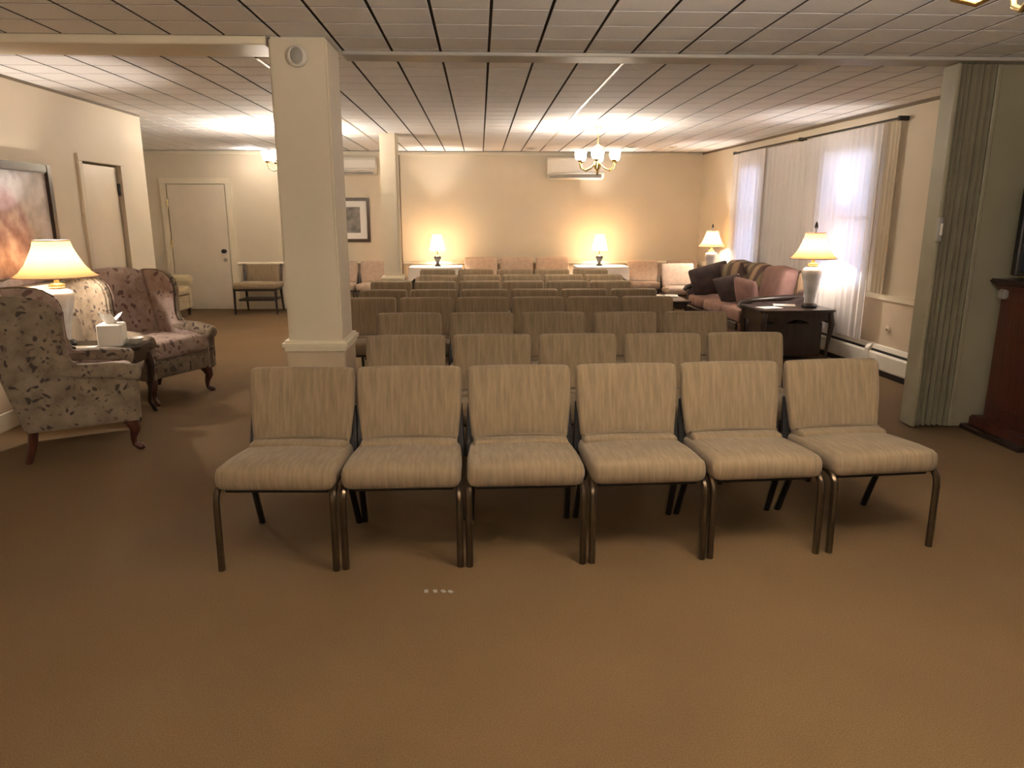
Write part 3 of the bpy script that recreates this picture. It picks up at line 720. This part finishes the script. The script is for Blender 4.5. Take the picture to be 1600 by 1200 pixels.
def pillow(label, loc, rot, size, mat, pipe=None):
    def d(p):
        x, y, z = p; q = (1-abs(2*x/size[0])**2.5)*(1-abs(2*z/size[2])**2.5)
        return (x, y*(.25+.75*max(0, q)**.6), z)
    o = obj('throw_pillow', MB().rbox(size, .03, (0, 0, 0), (6, 2, 6), d), mat, None, True, 180); o.location = loc; o.rotation_euler = rot
    tag(o, label, 'pillow', 'pillows on the sofa')
    if pipe:
        hx, hz = size[0]/2-.01, size[2]/2-.01
        obj('piping', MB().tube([(-hx, 0, -hz), (hx, 0, -hz), (hx, 0, hz), (-hx, 0, hz), (-hx, 0, -hz)], .009, 6), pipe, o, True)
    return o
pillow('dark brown pillow propped on the far arm of the sofa', (3.02, 9.42, .665), (-.35, .30, PI/2+1.25), (.50, .17, .40), 'sofa_dark')
pillow('brown striped pillow leaning against the sofa back near its far end', (3.24, 9.12, .675), (-.30, .15, PI/2+.3), (.46, .15, .46), 'sofa_stripe')
pillow('rose pillow leaning against the sofa back near its near end', (3.10, 8.32, .61), (-.3, -.1, PI/2+.35), (.36, .14, .32), 'sofa_pink')
pillow('small dark pillow with pale rose piping at the middle of the sofa', (3.03, 8.66, .615), (-.4, .25, PI/2+.7), (.36, .12, .34), 'sofa_dark', 'piping')

t = thing('end_table', 'dark wood end table with scalloped apron under the large lamp', 'table', (3.20, 7.40, 0), .045)
obj('table_top', bev(MB().prism([(-.40, -.26), (-.36, -.30), (.36, -.30), (.40, -.26), (.40, .26), (.36, .30), (-.36, .30), (-.40, .26)], .525, .55, 'z'), .008, 2), 'darkwood', t)
sc = [(-.35, .52), (-.35, .40)]+[(-.35+.70*i/16, .43+.025*math.cos(4*PI*i/16)) for i in range(1, 16)]+[(.35, .40), (.35, .52)]
obj('apron', MB().prism(sc, -.262, -.24, 'y'), 'darkwood', t); obj('apron', MB().prism(sc, .24, .262, 'y'), 'darkwood', t)
for s in (-1, 1):
    obj('side_apron', MB().box((s*.35-.011, -.24, .41), (s*.35+.011, .24, .524)), 'darkwood', t)
    for sy in (-1, 1):
        obj('leg', MB().tube([(s*.345, sy*.25, .52), (s*.36, sy*.265, .40), (s*.345, sy*.25, .22), (s*.335, sy*.245, .07), (s*.35, sy*.26, .02), (s*.355, sy*.262, 0)], [.03, .032, .02, .015, .02, .015], 8), 'darkwood', t, True, 80)
obj('lower_cabinet', bbox((-.31, -.20, .06), (.30, .22, .41), .006), 'darkwood', t)
for i, (x, y, a, lab) in enumerate([(2.98, 7.32, .2, 'white leaflet lying on the end table, left of the lamp'), (3.22, 7.52, -.3, 'white leaflet on the end table, close behind the lamp foot')]):
    o = obj('leaflet', bbox((-.11, -.08, 0), (.11, .08, .006), .001), 'paper'); o.location = (x, y, .551); o.rotation_euler = (0, 0, a); tag(o, lab, 'leaflet')
# far lamp table and coffee table
t = thing('lamp_stand', 'small dark table under the farthest bell-shade lamp', 'table', (3.36, 10.55, 0))
obj('table_top', MB().lathe([(.001, .572), (.20, .572), (.21, .58), (.21, .592), (.20, .60), (.001, .60)], 24), 'darkwood', t, True)
for k in range(3):
    a = 2*PI*k/3; obj('leg', MB().tube([(0.14*math.cos(a), .14*math.sin(a), .575), (.12*math.cos(a), .12*math.sin(a), .3), (.16*math.cos(a), .16*math.sin(a), 0)], [.02, .015, .015], 8), 'darkwood', t, True)
t = thing('coffee_table', 'low dark coffee table with papers in front of the sofa', 'table', (2.45, 9.45, 0))
obj('table_top', bbox((-.22, -.42, .40), (.22, .42, .425), .008), 'darkwood', t)
obj('apron', MB().box((-.18, -.38, .34), (.18, .38, .40)), 'darkwood', t)
for sx in (-1, 1):
    for sy in (-1, 1): obj('leg', MB().tube([(sx*.17, sy*.37, .36), (sx*.18, sy*.38, .18), (sx*.19, sy*.40, 0)], [.025, .02, .014], 8), 'darkwood', t, True)
for x, y, a, lab in [(2.36, 9.62, .1, 'white paper on the coffee table, left of two'), (2.56, 9.60, -.2, 'white paper on the coffee table, right of two')]:
    o = obj('paper_sheet', bbox((-.085, -.12, 0), (.085, .12, .012), .002), 'paper'); o.location = (x, y, .426); o.rotation_euler = (0, 0, a); tag(o, lab, 'paper')

# cloth covered side tables at the back wall
def cloth_table(cx, lab1, lab2):
    t = thing('side_table', lab1, 'table', (cx, 11.5, 0))
    obj('table_top', MB().box((-.40, -.25, .67), (.40, .25, .695)), 'darkwood', t)
    for sx in (-1, 1):
        for sy in (-1, 1): obj('leg', MB().tube([(sx*.37, sy*.22, .67), (sx*.37, sy*.22, 0)], [.022, .016], 8), 'darkwood', t, True)
    n = 64; v = []; hem = []
    for i in range(n):
        a = 2*PI*i/n; c, s = math.cos(a), math.sin(a); k = 1/max(abs(c)/.41, abs(s)/.26); x, y = c*k, s*k
        corner = min(1, (abs(x)/.41)*(abs(y)/.26))**3
        out = 1+.02+.012*math.sin(9*a)
        v.append((x, y, .704)); hem.append((x*out, y*out, .60-.16*corner+.008*math.sin(7*a)))
    mb = MB().add(v+hem, [list(range(n))]+[(i, n+i, n+(i+1) % n, (i+1) % n) for i in range(n)])
    o = obj('tablecloth', mb, 'cloth', None, True, 35); o.location = (cx, 11.5, 0); tag(o, lab2, 'tablecloth')
cloth_table(-.69, 'side table under the white cloth at back wall, left one', 'white cloth on the left lamp table at back wall')
cloth_table(1.91, 'side table under the white cloth at back wall, right one', 'white cloth on the right lamp table at back wall')

# ------------------------------------------------------------------ right foreground: cabinet, television, flowers
t = thing('media_cabinet', 'reddish wood cabinet with overhanging top at the right edge', 'cabinet', (0, 0, 0))
obj('carcass', bbox((3.56, 4.30, .09), (4.25, 4.80, 1.0), .008, 1), 'mahogany', t)
obj('top', bbox((3.49, 4.22, 1.03), (4.28, 4.84, 1.062), .01, 2), 'darkwood', t)
obj('cornice', bbox((3.52, 4.26, .995), (4.26, 4.82, 1.03), .012, 2), 'mahogany', t)
obj('base_moulding', bbox((3.47, 4.27, .02), (4.27, 4.82, .10), .012, 2), 'mahogany', t)
obj('plinth', bbox((3.415, 4.245, 0), (4.28, 4.83, .035), .008, 1), 'darkwood', t)
for x in (3.59, 3.92):
    d = obj('door', bbox((x, 4.282, .14), (x+.31, 4.30, .96), .006, 1), 'mahogany', t)
    obj('knob', MB().lathe([(.008, 0), (.008, .015), (.016, .022), (.002, .034)], 10).move(lambda p: (x+(.27 if x < 3.7 else .04)+p[0], 4.282-p[2], .55+p[1])), 'brass', d, True)
obj('side_panel', bbox((3.55, 4.36, .18), (3.56, 4.74, .92), .004, 1), 'mahogany', t)
obj('bracket', bbox((3.515, 4.72, .93), (3.56, 4.78, .995), .01, 2), 'grey_plastic', t)
t = thing('television', 'dark flat television standing on the reddish cabinet', 'television', (3.87, 4.56, 1.063), .0)
obj('screen', bbox((-.41, -.026, .06), (.41, -.022, .62), .002, 1), 'screen', t)
obj('housing', bbox((-.43, -.022, .04), (.43, .03, .64), .008, 1), 'black', t)
obj('stand', bbox((-.2, -.09, 0), (.2, .09, .015), .004, 1), 'black', t); obj('neck', MB().box((-.04, -.01, .015), (.04, .02, .05)), 'black', t)
t = thing('flower_basket', 'small basket of pink flowers on the floor against the reddish cabinet', 'flowers', (3.49, 4.10, 0))
obj('basket', MB().lathe([(.001, 0), (.06, 0), (.08, .06), (.085, .10), (.075, .10), (.06, .02)], 16), 'framewood', t, True)
for i in range(9):
    a = i*2.4; r = .02+.06*(i/9)**.5; z = .15+.05*math.cos(i*1.7)
    p = (r*math.cos(a), r*math.sin(a), z)
    s_ = obj('stem', MB().tube([(p[0]*.4, p[1]*.4, .05), (p[0]*.8, p[1]*.8, z*.7), p], .003, 5), 'green', t)
    obj('blossom', MB().rbox((.055, .055, .045), .022, p, (1, 1, 1), lambda q: (q[0]*(1+.2*math.sin(9*math.atan2(q[1], q[0]))), q[1], q[2])), 'pink' if i % 3 else 'paper', t, True, 80)

# pale specks on the carpet before the front row
for i, (x, y) in enumerate([(-.230, 2.660), (-.194, 2.659), (-.161, 2.657), (-.132, 2.652)]):
    o = obj('paper_scrap', MB().rbox((.016, .022, .004), .002, (0, 0, .004), (1, 1, 1)), 'grey_plastic'); o.location = (x, y, 0); o.rotation_euler = (0, 0, .3*i)
    tag(o, 'tiny pale scrap on the carpet before the front row, %s of four' % ['leftmost', 'second from left', 'third from left', 'rightmost'][i], 'scrap', 'pale scraps on the carpet')
